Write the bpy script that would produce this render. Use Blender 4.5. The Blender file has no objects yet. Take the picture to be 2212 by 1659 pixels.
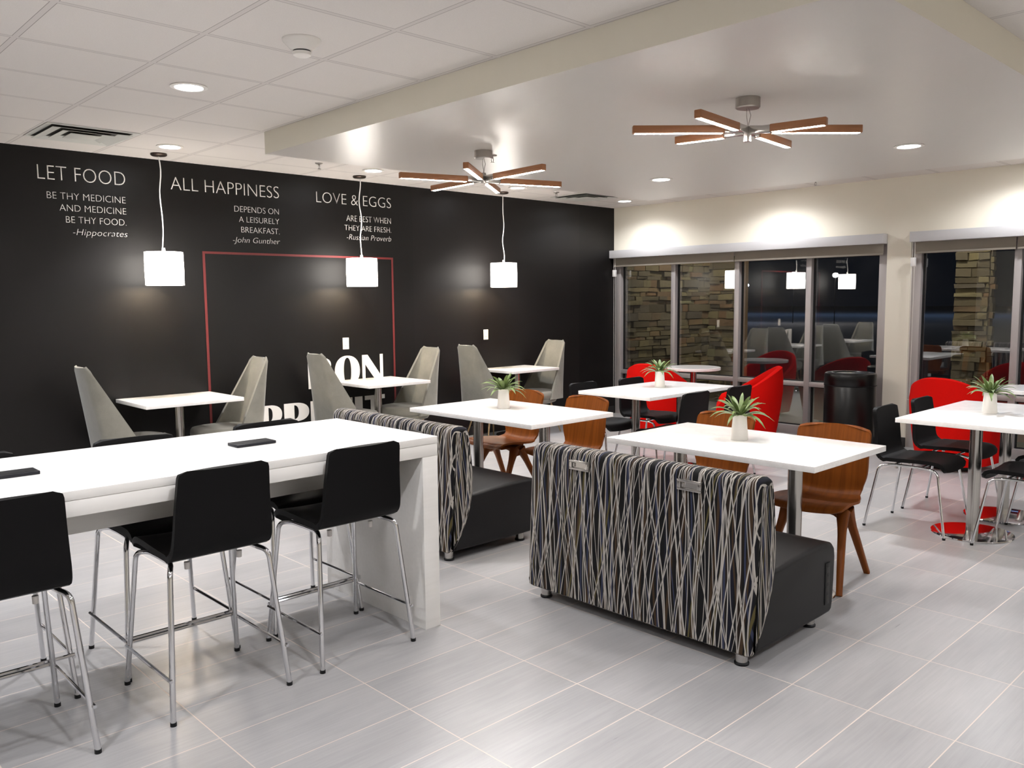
import bpy, bmesh, math, random
from mathutils import Vector, Matrix
random.seed(7)
PI = math.pi
C = bpy.context.scene.collection
scene = bpy.context.scene

# ------------------------------------------------------------------ camera
CAM = Vector((2.784, -3.024, 1.543))
YAW, PITCH, ROLL = math.radians(-46.438), math.radians(-5.723), math.radians(-0.537)
fw = Vector((math.cos(PITCH)*math.sin(YAW), math.cos(PITCH)*math.cos(YAW), math.sin(PITCH)))
rt = Vector((math.cos(YAW), -math.sin(YAW), 0.0))
up = rt.cross(fw)
r2 = math.cos(ROLL)*rt + math.sin(ROLL)*up
u2 = -math.sin(ROLL)*rt + math.cos(ROLL)*up
cam = bpy.data.objects.new('camera', bpy.data.cameras.new('camera'))
cam.matrix_world = Matrix(((r2.x, u2.x, -fw.x, CAM.x), (r2.y, u2.y, -fw.y, CAM.y),
                           (r2.z, u2.z, -fw.z, CAM.z), (0, 0, 0, 1)))
cam.data.sensor_width = 36.0
cam.data.lens = 1807.06/2212*36.0
cam.data.clip_start = 0.05
cam.data.clip_end = 300
C.objects.link(cam)
scene.camera = cam

# ------------------------------------------------------------------ world (night) and exposure
world = bpy.data.worlds.new('night_sky')
world.use_nodes = True
bg = world.node_tree.nodes['Background']
bg.inputs['Color'].default_value = (0.25, 0.35, 0.6, 1)
bg.inputs['Strength'].default_value = 0.004
scene.world = world
vs = scene.view_settings
scene.display_settings.display_device = 'sRGB'
vs.view_transform = 'Standard'
vs.look = 'None'
vs.exposure = 2.1
vs.gamma = 1.0
vs.use_curve_mapping = False
try:
    scene.cycles.use_denoising = True
    scene.cycles.max_bounces = 10
    scene.cycles.diffuse_bounces = 6
    scene.cycles.sample_clamp_indirect = 8
except Exception:
    pass

# lamp levels
SPOT_W = 40.0         # each recessed downlight
LENS_E = 14.0         # glowing lens of a downlight
PENDANT_E = 3.6       # fabric drum shades
STRIP_E = 52.0        # strips of the bar chandeliers
WARM = (1.0, 0.93, 0.84)
WHITE = (0.985, 0.99, 1.03)

# ------------------------------------------------------------------ helpers
def lin(r, g, b):
    f = lambda c: ((c/255+0.055)/1.055)**2.4 if c/255 > 0.04045 else c/255/12.92
    return (f(r), f(g), f(b), 1.0)

def mat(name, col, rough=0.5, metal=0.0, spec=0.5, emit=None, estr=0.0, coat=0.0, sheen=0.0):
    m = bpy.data.materials.new(name)
    m.use_nodes = True
    b = m.node_tree.nodes['Principled BSDF']
    b.inputs['Base Color'].default_value = col if len(col) == 4 else (*col, 1)
    b.inputs['Roughness'].default_value = rough
    b.inputs['Metallic'].default_value = metal
    b.inputs['Specular IOR Level'].default_value = spec
    b.inputs['Coat Weight'].default_value = coat
    b.inputs['Sheen Weight'].default_value = sheen
    if emit:
        b.inputs['Emission Color'].default_value = (*emit, 1)
        b.inputs['Emission Strength'].default_value = estr
    return m

class NT:
    """small node-tree writer"""
    def __init__(s, m):
        s.t = m.node_tree; s.b = s.t.nodes['Principled BSDF']
    def n(s, kind, **kw):
        nd = s.t.nodes.new(kind)
        for k, v in kw.items(): setattr(nd, k, v)
        return nd
    def l(s, a, b): s.t.links.new(a, b)
    def put(s, sock, v):
        if hasattr(v, 'is_output') or isinstance(v, bpy.types.NodeSocket): s.l(v, sock)
        else: sock.default_value = v
    def m(s, op, a, b=None, c=None, clamp=False):
        nd = s.n('ShaderNodeMath', operation=op, use_clamp=clamp)
        s.put(nd.inputs[0], a)
        if b is not None: s.put(nd.inputs[1], b)
        if c is not None: s.put(nd.inputs[2], c)
        return nd.outputs[0]
    def mix(s, f, a, b):
        nd = s.n('ShaderNodeMix', data_type='RGBA')
        s.put(nd.inputs['Factor'], f); s.put(nd.inputs[6], a); s.put(nd.inputs[7], b)
        return nd.outputs[2]
    def noise(s, vec, scale, detail=2.0, rough=0.5, dim='3D', w=None):
        nd = s.n('ShaderNodeTexNoise', noise_dimensions=dim)
        if vec is not None and 'Vector' in nd.inputs: s.l(vec, nd.inputs['Vector'])
        if w is not None: s.put(nd.inputs['W'], w)
        nd.inputs['Scale'].default_value = scale
        nd.inputs['Detail'].default_value = detail
        nd.inputs['Roughness'].default_value = rough
        return nd.outputs['Fac']
    def mapping(s, vec, scale):
        nd = s.n('ShaderNodeMapping'); s.l(vec, nd.inputs['Vector']); nd.inputs['Scale'].default_value = scale
        return nd.outputs[0]
    def pos(s): return s.n('ShaderNodeNewGeometry').outputs['Position']
    def obj(s): return s.n('ShaderNodeTexCoord').outputs['Object']
    def xyz(s, v):
        nd = s.n('ShaderNodeSeparateXYZ'); s.l(v, nd.inputs[0]); return nd.outputs
    def bump(s, h, strength, dist=0.001):
        nd = s.n('ShaderNodeBump'); s.l(h, nd.inputs['Height'])
        nd.inputs['Strength'].default_value = strength; nd.inputs['Distance'].default_value = dist
        s.l(nd.outputs[0], s.b.inputs['Normal'])
    def base(s, c): s.put(s.b.inputs['Base Color'], c)

def link(name, bm, m, parent=None, smooth=35, loc=None):
    me = bpy.data.meshes.new(name)
    bmesh.ops.recalc_face_normals(bm, faces=bm.faces[:])
    bm.to_mesh(me); bm.free()
    if smooth:
        for p in me.polygons: p.use_smooth = True
        me.set_sharp_from_angle(angle=math.radians(smooth))
    for mm in (m if isinstance(m, (list, tuple)) else [m]): me.materials.append(mm)
    o = bpy.data.objects.new(name, me)
    C.objects.link(o)
    if parent is not None: o.parent = parent
    if loc is not None: o.location = loc
    return o

def tag(o, label, cat, group=None):
    o['label'] = label; o['category'] = cat
    if group: o['group'] = group
    return o

def thing(name, label, cat, loc=(0, 0, 0), rz=0.0, group=None):
    o = bpy.data.objects.new(name, None)
    o.empty_display_size = 0.1
    C.objects.link(o)
    o.location = loc; o.rotation_euler = (0, 0, rz)
    return tag(o, label, cat, group)

def struct(name, bm, m, parent=None, smooth=35):
    o = link(name, bm, m, parent, smooth)
    if parent is None: o['kind'] = 'structure'
    return o

def dup(root, loc, rz, label, group=None):
    r = root.copy(); C.objects.link(r)
    r.location = loc; r.rotation_euler = (0, 0, rz)
    r['label'] = label
    if group: r['group'] = group
    for ch in list(root.children):
        c = ch.copy(); C.objects.link(c); c.parent = r
        for g in list(ch.children):
            d = g.copy(); C.objects.link(d); d.parent = c
    return r

def B(): return bmesh.new()

def box(bm, x0, x1, y0, y1, z0, z1, bev=0.0, seg=2, rot=None):
    r = bmesh.ops.create_cube(bm, size=1.0)
    vsx = r['verts']
    M = Matrix.Translation(((x0+x1)/2, (y0+y1)/2, (z0+z1)/2)) @ Matrix.Diagonal((x1-x0, y1-y0, z1-z0, 1))
    bmesh.ops.transform(bm, matrix=M, verts=vsx)
    if bev > 0:
        es = list({e for v in vsx for e in v.link_edges})
        rb = bmesh.ops.bevel(bm, geom=es, offset=bev, segments=seg, profile=0.5, affect='EDGES')
        vsx = list({v for f in rb['faces'] for v in f.verts} | {v for v in vsx if v.is_valid})
    if rot is not None: bmesh.ops.transform(bm, matrix=rot, verts=vsx)
    return vsx

def bend(pts, rad, n=6):
    """round the inner corners of a polyline"""
    pts = [Vector(p) for p in pts]
    out = [pts[0]]
    for i in range(1, len(pts)-1):
        a, b, c = pts[i-1], pts[i], pts[i+1]
        d1, d2 = (a-b), (c-b)
        t = min(rad, d1.length*0.49, d2.length*0.49)
        p, q = b+d1.normalized()*t, b+d2.normalized()*t
        for k in range(n+1):
            s = k/n
            out.append((1-s)**2*p + 2*s*(1-s)*b + s*s*q)
    out.append(pts[-1])
    return out

def tube(bm, pts, r, seg=10, sx=1.0, sy=1.0, rot0=0.0, square=False):
    """sweep a (possibly flattened) ring along pts; r a number or one per point"""
    pts = [Vector(p) for p in pts]
    n = len(pts)
    rs = r if isinstance(r, (list, tuple)) else [r]*n
    tan = [(pts[min(i+1, n-1)]-pts[max(i-1, 0)]).normalized() for i in range(n)]
    ref = Vector((1, 0, 0)) if abs(tan[0].x) < 0.9 else Vector((0, 1, 0))
    nx = (ref - tan[0]*ref.dot(tan[0])).normalized()
    rings = []
    for i in range(n):
        nx = (nx - tan[i]*nx.dot(tan[i])).normalized()
        ny = tan[i].cross(nx)
        ring = []
        for k in range(seg):
            a = 2*PI*k/seg + rot0
            ca, sa = math.cos(a), math.sin(a)
            if square:
                e = 0.45
                ca = math.copysign(abs(ca)**e, ca); sa = math.copysign(abs(sa)**e, sa)
            ring.append(bm.verts.new(pts[i] + nx*(ca*rs[i]*sx) + ny*(sa*rs[i]*sy)))
        rings.append(ring)
    for a, b in zip(rings, rings[1:]):
        for k in range(seg):
            bm.faces.new((a[k], a[(k+1) % seg], b[(k+1) % seg], b[k]))
    bm.faces.new(rings[0][::-1]); bm.faces.new(rings[-1])

def lathe(bm, prof, seg=40, c=(0, 0, 0)):
    c = Vector(c)
    rings = []
    for r, z in prof:
        if r < 1e-6: rings.append([bm.verts.new(c+Vector((0, 0, z)))])
        else: rings.append([bm.verts.new(c+Vector((r*math.cos(2*PI*k/seg), r*math.sin(2*PI*k/seg), z))) for k in range(seg)])
    for a, b in zip(rings, rings[1:]):
        for k in range(seg):
            k2 = (k+1) % seg
            if len(a) == 1 and len(b) == 1: continue
            if len(a) == 1: bm.faces.new((a[0], b[k], b[k2]))
            elif len(b) == 1: bm.faces.new((a[k], a[k2], b[0]))
            else: bm.faces.new((a[k], a[k2], b[k2], b[k]))
    for ring, fl in ((rings[0], True), (rings[-1], False)):
        if len(ring) > 1: bm.faces.new(ring[::-1] if fl else ring)

def sheet(bm, fn, nu, nv, th, v0=0.0, v1=1.0):
    """thick sheet: fn(u in -1..1, v) -> point; thickness th to both sides"""
    P = [[Vector(fn(-1+2*i/nu, v0+(v1-v0)*j/nv)) for i in range(nu+1)] for j in range(nv+1)]
    N = [[None]*(nu+1) for _ in range(nv+1)]
    for j in range(nv+1):
        for i in range(nu+1):
            du = P[j][min(i+1, nu)]-P[j][max(i-1, 0)]
            dv = P[min(j+1, nv)][i]-P[max(j-1, 0)][i]
            n = du.cross(dv)
            N[j][i] = n.normalized() if n.length > 1e-9 else Vector((0, 0, 1))
    ring = []
    A = [[bm.verts.new(P[j][i]+N[j][i]*th*0.5) for i in range(nu+1)] for j in range(nv+1)]
    D = [[bm.verts.new(P[j][i]-N[j][i]*th*0.5) for i in range(nu+1)] for j in range(nv+1)]
    for j in range(nv):
        for i in range(nu):
            bm.faces.new((A[j][i], A[j][i+1], A[j+1][i+1], A[j+1][i]))
            bm.faces.new((D[j][i], D[j+1][i], D[j+1][i+1], D[j][i+1]))
    border = [(0, i) for i in range(nu)] + [(j, nu) for j in range(nv)] + [(nv, i) for i in range(nu, 0, -1)] + [(j, 0) for j in range(nv, 0, -1)]
    for k in range(len(border)):
        a, b = border[k], border[(k+1) % len(border)]
        bm.faces.new((A[a[0]][a[1]], D[a[0]][a[1]], D[b[0]][b[1]], A[b[0]][b[1]]))

def poly_interp(pts, t):
    """smooth point on a polyline, t 0..1 by length, Catmull-Rom"""
    pts = [Vector(p) for p in pts]
    L = [0.0]
    for a, b in zip(pts, pts[1:]): L.append(L[-1]+(b-a).length)
    s = max(0.0, min(1.0, t))*L[-1]
    i = 0
    while i < len(pts)-2 and s > L[i+1]: i += 1
    f = (s-L[i])/(L[i+1]-L[i])
    p0, p1, p2, p3 = pts[max(i-1, 0)], pts[i], pts[i+1], pts[min(i+2, len(pts)-1)]
    return 0.5*((2*p1)+(p2-p0)*f+(2*p0-5*p1+4*p2-p3)*f*f+(3*p1-p0-3*p2+p3)*f**3)

def hull_extrude(bm, prof, x0, x1, rnd=0.03, n=5, uv=True):
    """closed (y,z) outline swept along x with rounded ends; uv = (x, length along outline)"""
    prof = [Vector(p) for p in prof]
    m = len(prof)
    nor = []
    for i in range(m):
        t = (prof[(i+1) % m]-prof[i-1]).normalized()
        nor.append(Vector((t.y, -t.x)))
    area = sum(prof[i].x*prof[(i+1) % m].y-prof[(i+1) % m].x*prof[i].y for i in range(m))
    if area < 0: nor = [-v for v in nor]
    arc = [0.0]
    for i in range(1, m): arc.append(arc[-1]+(prof[i]-prof[i-1]).length)
    secs = []
    for k in range(n+1):
        a = PI/2*k/n
        secs.append((x0+rnd*(1-math.sin(a)), rnd*(1-math.cos(PI/2-a)) if False else rnd*(1-math.sin(a)) * 0 + rnd*(1-math.cos(a)) if False else rnd*(1-math.sin(a))))
    secs = [(x0+rnd*(1-math.cos(PI/2*k/n)), rnd*(1-math.sin(PI/2*k/n))) for k in range(n+1)]
    mid = [(x0+rnd+(x1-x0-2*rnd)*k/8, 0.0) for k in range(1, 8)]
    secs = secs + mid + [(x1-(x-x0), o) for x, o in reversed(secs)]
    lay = bm.loops.layers.uv.verify() if uv else None
    rings = [[bm.verts.new((x, prof[i].x-nor[i].x*o, prof[i].y-nor[i].y*o)) for i in range(m)] for x, o in secs]
    for q in range(len(secs)-1):
        for i in range(m):
            i2 = (i+1) % m
            f = bm.faces.new((rings[q][i], rings[q][i2], rings[q+1][i2], rings[q+1][i]))
            if uv:
                for lp, (xx, aa) in zip(f.loops, ((secs[q][0], arc[i]), (secs[q][0], arc[i2] if i2 else arc[i]+0.05), (secs[q+1][0], arc[i2] if i2 else arc[i]+0.05), (secs[q+1][0], arc[i]))):
                    lp[lay].uv = (xx, aa)
    for ring, x in ((rings[0], x0), (rings[-1], x1)):
        f = bm.faces.new(ring)
        if uv:
            sgn = 1 if x == x1 else -1
            for lp in f.loops: lp[lay].uv = (x+sgn*(lp.vert.co.y+0.05), lp.vert.co.z)

# ------------------------------------------------------------------ materials
M_floor = mat('floor_tile', (0.45, 0.45, 0.45), 0.32, spec=0.45)
def _():
    k = NT(M_floor); p = k.pos(); x, y, z = k.xyz(p)
    TX, TY, G = 0.3048, 0.6096, 0.0042
    fx = k.m('DIVIDE', x, TX); fy = k.m('DIVIDE', y, TY)
    cx = k.m('FLOOR', fx); cy = k.m('FLOOR', fy)
    dx = k.m('MULTIPLY', k.m('ABSOLUTE', k.m('SUBTRACT', k.m('SUBTRACT', fx, cx), 0.5)), TX)
    dy = k.m('MULTIPLY', k.m('ABSOLUTE', k.m('SUBTRACT', k.m('SUBTRACT', fy, cy), 0.5)), TY)
    gx = k.m('GREATER_THAN', dx, TX/2-G/2); gy = k.m('GREATER_THAN', dy, TY/2-G/2)
    g = k.m('MAXIMUM', gx, gy)
    wn = k.n('ShaderNodeTexWhiteNoise', noise_dimensions='2D')
    cv = k.n('ShaderNodeCombineXYZ'); k.l(cx, cv.inputs[0]); k.l(cy, cv.inputs[1]); k.l(cv.outputs[0], wn.inputs['Vector'])
    off = k.n('ShaderNodeVectorMath', operation='MULTIPLY_ADD'); k.l(wn.outputs['Color'], off.inputs[0]); off.inputs[1].default_value = (9, 9, 9); k.l(p, off.inputs[2])
    st = k.noise(k.mapping(off.outputs[0], (90, 3.5, 1)), 1.0, 4, 0.6)
    cl = k.noise(k.mapping(off.outputs[0], (7, 2, 1)), 1.0, 3, 0.55)
    t = k.m('ADD', k.m('MULTIPLY', st, 0.5), k.m('ADD', k.m('MULTIPLY', cl, 0.5), k.m('MULTIPLY', wn.outputs['Value'], 0.16)))
    ra = k.n('ShaderNodeMapRange'); k.l(t, ra.inputs[0]); ra.inputs[1].default_value = 0.3; ra.inputs[2].default_value = 0.85
    c = k.mix(ra.outputs[0], lin(140, 139, 139), lin(168, 166, 165))
    k.base(k.mix(g, c, lin(203, 190, 178)))
    k.put(k.b.inputs['Roughness'], k.m('ADD', k.m('MULTIPLY', st, 0.14), k.m('ADD', 0.24, k.m('MULTIPLY', g, 0.3))))
    k.bump(k.m('SUBTRACT', k.m('MULTIPLY', st, 0.12), k.m('MULTIPLY', g, 0.6)), 0.25, 0.001)
_()
M_ceil = mat('ceiling_tile', lin(212, 206, 200), 0.9, spec=0.1)
def _():
    k = NT(M_ceil); p = k.pos(); x, y, z = k.xyz(p)
    T = 0.6096
    fx = k.m('FRACT', k.m('DIVIDE', k.m('ADD', x, 0.972), T)); fy = k.m('FRACT', k.m('DIVIDE', k.m('ADD', y, 1.335), T))
    ex = k.m('MULTIPLY', k.m('SUBTRACT', 0.5, k.m('ABSOLUTE', k.m('SUBTRACT', fx, 0.5))), T)
    ey = k.m('MULTIPLY', k.m('SUBTRACT', 0.5, k.m('ABSOLUTE', k.m('SUBTRACT', fy, 0.5))), T)
    e = k.m('MINIMUM', ex, ey)
    bar = k.m('LESS_THAN', e, 0.012)
    gap = k.m('MULTIPLY', k.m('LESS_THAN', e, 0.0150), k.m('GREATER_THAN', e, 0.012))
    sp = k.noise(p, 260, 2, 0.6)
    c = k.mix(sp, lin(204, 198, 193), lin(222, 217, 212))
    c = k.mix(bar, c, lin(206, 200, 196))
    k.base(k.mix(gap, c, lin(150, 144, 140)))
    k.bump(k.m('ADD', k.m('MULTIPLY', sp, 0.3), k.m('MULTIPLY', bar, 0.0)), 0.15, 0.001)
_()
M_soffit = mat('soffit_paint', lin(203, 198, 192), 0.32, spec=0.5)
M_cream = mat('cream_wall_paint', lin(229, 223, 207), 0.6, spec=0.3)
def _():
    k = NT(M_cream); k.bump(k.noise(k.pos(), 220, 2), 0.12, 0.001)
_()
M_black = mat('black_wall_covering', lin(24, 20, 19), 0.42, spec=0.27)
def _():
    k = NT(M_black); p = k.pos(); x, y, z = k.xyz(p)
    n = k.noise(p, 420, 2, 0.7)
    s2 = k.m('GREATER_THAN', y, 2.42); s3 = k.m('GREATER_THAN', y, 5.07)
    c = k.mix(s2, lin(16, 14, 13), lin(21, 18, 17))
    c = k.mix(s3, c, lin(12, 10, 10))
    c2 = k.mix(n, c, lin(28, 25, 24))
    nd = k.mix(0.35, c, c2)
    k.base(nd)
    k.put(k.b.inputs['Roughness'], k.m('ADD', 0.37, k.m('MULTIPLY', k.noise(p, 2.2, 3), 0.14)))
    k.bump(n, 0.10, 0.001)
_()
M_white_lam = mat('white_laminate', lin(238, 235, 230), 0.30, spec=0.45)
def _():
    k = NT(M_white_lam); n = k.noise(k.mapping(k.obj(), (60, 4, 60)), 1.0, 3)
    k.base(k.mix(n, lin(222, 219, 214), lin(232, 229, 225)))
_()
M_lam_lit_top = mat('white_laminate_lit_top', lin(247, 245, 242), 0.28, spec=0.45)  # same laminate, colour lightened to stand for light falling on the top
M_quartz = mat('white_quartz', lin(240, 236, 232), 0.16, spec=0.5)
def _():
    k = NT(M_quartz); n = k.noise(k.obj(), 4, 6, 0.6)
    r = k.n('ShaderNodeValToRGB'); k.l(n, r.inputs[0])
    r.color_ramp.elements[0].position = 0.46; r.color_ramp.elements[0].color = lin(247, 245, 242)
    r.color_ramp.elements[1].position = 0.54; r.color_ramp.elements[1].color = lin(247, 245, 242)
    e = r.color_ramp.elements.new(0.5); e.color = lin(242, 239, 236)
    k.base(r.outputs[0])
_()
M_chrome = mat('chrome', (0.72, 0.72, 0.74), 0.07, 1.0)
M_steel = mat('brushed_steel', (0.52, 0.50, 0.48), 0.24, 1.0)
M_nickel = mat('brushed_nickel', (0.42, 0.39, 0.36), 0.33, 1.0)
M_brass = mat('brass_leg', lin(170, 145, 110), 0.32, 0.9)
M_leather = mat('black_leather', lin(9, 8, 9), 0.52, spec=0.16)
def _():
    k = NT(M_leather); k.bump(k.noise(k.obj(), 380, 2), 0.25, 0.001)
_()
M_seat = mat('black_vinyl', lin(20, 19, 20), 0.5, spec=0.3)
def _():
    k = NT(M_seat); k.bump(k.noise(k.obj(), 420, 2), 0.3, 0.001)
_()
M_rubber = mat('black_plastic', lin(10, 10, 12), 0.45, spec=0.3)
M_module = mat('dark_grey_plastic', lin(26, 26, 32), 0.45, spec=0.3)
M_clear = mat('clear_plastic', lin(205, 200, 196), 0.3)
M_walnut = mat('walnut_veneer', lin(110, 62, 30), 0.42, spec=0.13)
def _():
    k = NT(M_walnut); o = k.obj()
    n1 = k.noise(k.mapping(o, (55, 2.2, 2.2)), 1.0, 4, 0.6); n2 = k.noise(k.mapping(o, (9, 0.9, 0.9)), 1.0, 2)
    t = k.m('ADD', k.m('MULTIPLY', n1, 0.55), k.m('MULTIPLY', n2, 0.45))
    r = k.n('ShaderNodeMapRange'); k.l(t, r.inputs[0]); r.inputs[1].default_value = 0.32; r.inputs[2].default_value = 0.7
    k.base(k.mix(r.outputs[0], lin(92, 46, 10), lin(126, 68, 20)))
_()
M_barwood = mat('lamp_bar_wood', lin(120, 78, 48), 0.5)
def _():
    k = NT(M_barwood); n = k.noise(k.mapping(k.obj(), (4, 60, 60)), 1.0, 3)
    k.base(k.mix(n, lin(132, 84, 52), lin(170, 116, 76)))
_()
M_red = mat('red_wool', lin(190, 12, 7), 0.9, spec=0.08)
def _():
    k = NT(M_red); n = k.noise(k.obj(), 240, 2, 0.7)
    k.base(k.mix(n, lin(172, 8, 4), lin(206, 17, 9))); k.bump(n, 0.4, 0.002)
_()
M_grey = mat('grey_velvet', lin(128, 124, 112), 0.85, spec=0.2, sheen=0.35)
def _():
    k = NT(M_grey); n = k.noise(k.obj(), 7, 4, 0.65); f = k.noise(k.obj(), 300, 2)
    t = k.m('ADD', k.m('MULTIPLY', n, 0.75), k.m('MULTIPLY', f, 0.25))
    k.base(k.mix(t, lin(100, 97, 87), lin(142, 139, 128)))
_()
M_stick = mat('stick_pattern_fabric', lin(20, 18, 20), 0.8, spec=0.25)
def _():
    k = NT(M_stick)
    uvn = k.n('ShaderNodeUVMap'); u, v, _z = k.xyz(uvn.outputs[0])
    bw = k.noise(None, 1.0, 2, 0.5, '1D', k.m('MULTIPLY', u, 26.0))
    r = k.n('ShaderNodeValToRGB'); k.l(bw, r.inputs[0]); cr = r.color_ramp
    cr.elements[0].position = 0.30; cr.elements[0].color = lin(14, 15, 28)
    cr.elements[1].position = 0.72; cr.elements[1].color = lin(32, 22, 14)
    for pz, cc in ((0.42, lin(9, 8, 9)), (0.58, lin(9, 8, 8)), (0.64, lin(24, 17, 12))):
        e = cr.elements.new(pz); e.color = cc
    col = r.outputs[0]
    layers = [(13, 0.02, 0.10, lin(56, 41, 26), 3.1, 0.9), (15, 0.10, 0.08, lin(46, 50, 70), 7.7, 0.9), (11, -0.09, 0.05, lin(78, 70, 40), 5.3, 0.55),
              (15, 0.05, 0.046, lin(144, 138, 132), 1.3, 0.9), (13, -0.12, 0.036, lin(156, 150, 143), 11.9, 0.9), (16, 0.14, 0.044, lin(148, 143, 138), 17.2, 0.95),
              (12, -0.04, 0.034, lin(164, 158, 150), 23.4, 0.9), (10, 0.22, 0.028, lin(166, 160, 152), 31.0, 0.9), (11, -0.21, 0.028, lin(150, 144, 138), 37.7, 0.9), (9, 0.0, 0.026, lin(166, 160, 152), 43.1, 0.9), (14, 0.08, 0.034, lin(158, 152, 145), 51.7, 0.9)]
    for fr, sl, w, c, seed, keep in layers:
        a = k.m('MULTIPLY', k.m('ADD', k.m('ADD', u, seed), k.m('MULTIPLY', v, sl)), float(fr))
        cell = k.m('FLOOR', a)
        wn = k.n('ShaderNodeTexWhiteNoise', noise_dimensions='1D'); k.l(k.m('ADD', cell, seed), wn.inputs['W'])
        wx, wy, wz = k.xyz(wn.outputs['Color'])
        wob = k.m('SINE', k.m('ADD', k.m('MULTIPLY', v, k.m('ADD', 3.0, k.m('MULTIPLY', wy, 8.0))), k.m('MULTIPLY', wz, 6.3)))
        cen = k.m('ADD', k.m('ADD', 0.5, k.m('MULTIPLY', k.m('SUBTRACT', wx, 0.5), 0.40)), k.m('ADD', k.m('MULTIPLY', wob, 0.15), k.m('MULTIPLY', k.m('SUBTRACT', wz, 0.5), k.m('MULTIPLY', k.m('SUBTRACT', v, 0.55), 0.9))))
        d = k.m('ABSOLUTE', k.m('SUBTRACT', k.m('FRACT', a), cen))
        on = k.m('MULTIPLY', k.m('LESS_THAN', d, k.m('MULTIPLY', w, k.m('ADD', 0.5, k.m('MULTIPLY', wz, 0.6)))), k.m('LESS_THAN', wy, keep))
        col = k.mix(on, col, c)
    k.base(col)
    k.bump(k.noise(uvn.outputs[0], 500, 2), 0.2, 0.001)
_()
M_vase = mat('white_ceramic', lin(226, 222, 215), 0.45)
M_leaf = mat('green_leaf', lin(70, 100, 44), 0.45)
def _():
    k = NT(M_leaf); n = k.noise(k.obj(), 26, 3)
    k.base(k.mix(n, lin(50, 78, 34), lin(124, 142, 80)))
_()
M_soil = mat('dark_soil', lin(32, 26, 20), 0.95)
M_alu = mat('anodised_aluminium', lin(178, 172, 170), 0.42, 0.35)
M_gasket = mat('black_gasket', lin(16, 16, 18), 0.6)
M_blind = mat('white_blind_case', lin(192, 191, 191), 0.5)
M_fabric = mat('grey_blind_fabric', lin(132, 124, 112), 0.85)
M_paint_white = mat('white_lettering', lin(226, 223, 218), 0.5)
M_paint_grey = mat('pale_grey_lettering', lin(205, 201, 196), 0.5)
M_paint_red = mat('red_line_paint', lin(104, 34, 33), 0.5)
M_plate = mat('white_outlet_plastic', lin(236, 234, 230), 0.4)
M_slot = mat('dark_slot', lin(40, 38, 36), 0.6)
M_fixture = mat('white_fixture', lin(228, 224, 218), 0.5)
M_vent = mat('grey_white_vent', lin(196, 196, 190), 0.5)
M_duct = mat('dark_duct', lin(84, 82, 78), 0.8)
M_trash = mat('black_can_enamel', lin(8, 8, 8), 0.30, spec=0.4)
M_lens = mat('lit_lens', (0.9, 0.9, 0.9), 0.5, emit=WHITE, estr=LENS_E)
M_strip = mat('lit_strip', (0.9, 0.9, 0.9), 0.5, emit=(1.0, 0.96, 0.93), estr=STRIP_E)
M_shade = mat('lit_fabric_shade', lin(235, 228, 215), 0.8, emit=(1.0, 0.94, 0.86), estr=PENDANT_E)
def _():
    k = NT(M_shade); x, y, z = k.xyz(k.obj())
    an = k.m('ARCTAN2', y, x)
    pl = k.m('ADD', 0.90, k.m('MULTIPLY', k.m('SINE', k.m('MULTIPLY', an, 60.0)), 0.10))
    k.put(k.b.inputs['Emission Strength'], k.m('MULTIPLY', pl, PENDANT_E))
_()
M_cord = mat('white_cord', lin(225, 222, 216), 0.6)
M_darkmetal = mat('dark_bronze', lin(70, 58, 52), 0.35, 0.7)
M_stone = mat('stacked_ledgestone', lin(110, 100, 84), 0.85, spec=0.2)
def _():
    k = NT(M_stone); g = k.n('ShaderNodeNewGeometry')
    r = k.n('ShaderNodeValToRGB'); k.l(g.outputs['Random Per Island'], r.inputs[0]); cr = r.color_ramp
    cr.elements[0].position = 0.0; cr.elements[0].color = lin(96, 88, 78)
    cr.elements[1].position = 1.0; cr.elements[1].color = lin(150, 146, 118)
    for pz, cc in ((0.2, lin(132, 120, 98)), (0.4, lin(108, 100, 94)), (0.55, lin(150, 138, 108)), (0.7, lin(120, 112, 100)), (0.85, lin(142, 112, 88))):
        e = cr.elements.new(pz); e.color = cc
    n = k.noise(k.obj(), 16, 5, 0.65)
    k.base(k.mix(k.m('MULTIPLY', n, 0.55), r.outputs[0], lin(70, 64, 56)))
    k.bump(k.noise(k.obj(), 30, 5, 0.7), 0.6, 0.01)
_()
M_asphalt = mat('outdoor_paving', lin(96, 94, 92), 0.85)
def _():
    k = NT(M_asphalt); n = k.noise(k.pos(), 60, 4, 0.7); k.base(k.mix(n, lin(82, 80, 80), lin(112, 110, 108)))
_()
M_glass = bpy.data.materials.new('window_glass'); M_glass.use_nodes = True
def _():
    t = M_glass.node_tree; t.nodes.clear()
    o = t.nodes.new('ShaderNodeOutputMaterial'); mx = t.nodes.new('ShaderNodeMixShader')
    tr = t.nodes.new('ShaderNodeBsdfTransparent'); gl = t.nodes.new('ShaderNodeBsdfGlossy')
    tr.inputs['Color'].default_value = (0.78, 0.80, 0.80, 1); gl.inputs['Roughness'].default_value = 0.0
    fr = t.nodes.new('ShaderNodeFresnel'); fr.inputs['IOR'].default_value = 1.52
    mu = t.nodes.new('ShaderNodeMath'); mu.operation = 'MULTIPLY_ADD'; mu.inputs[1].default_value = 1.9; mu.inputs[2].default_value = 0.06; mu.use_clamp = True
    t.links.new(fr.outputs[0], mu.inputs[0]); t.links.new(mu.outputs[0], mx.inputs[0])
    t.links.new(tr.outputs[0], mx.inputs[1]); t.links.new(gl.outputs[0], mx.inputs[2]); t.links.new(mx.outputs[0], o.inputs[0])
_()

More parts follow.
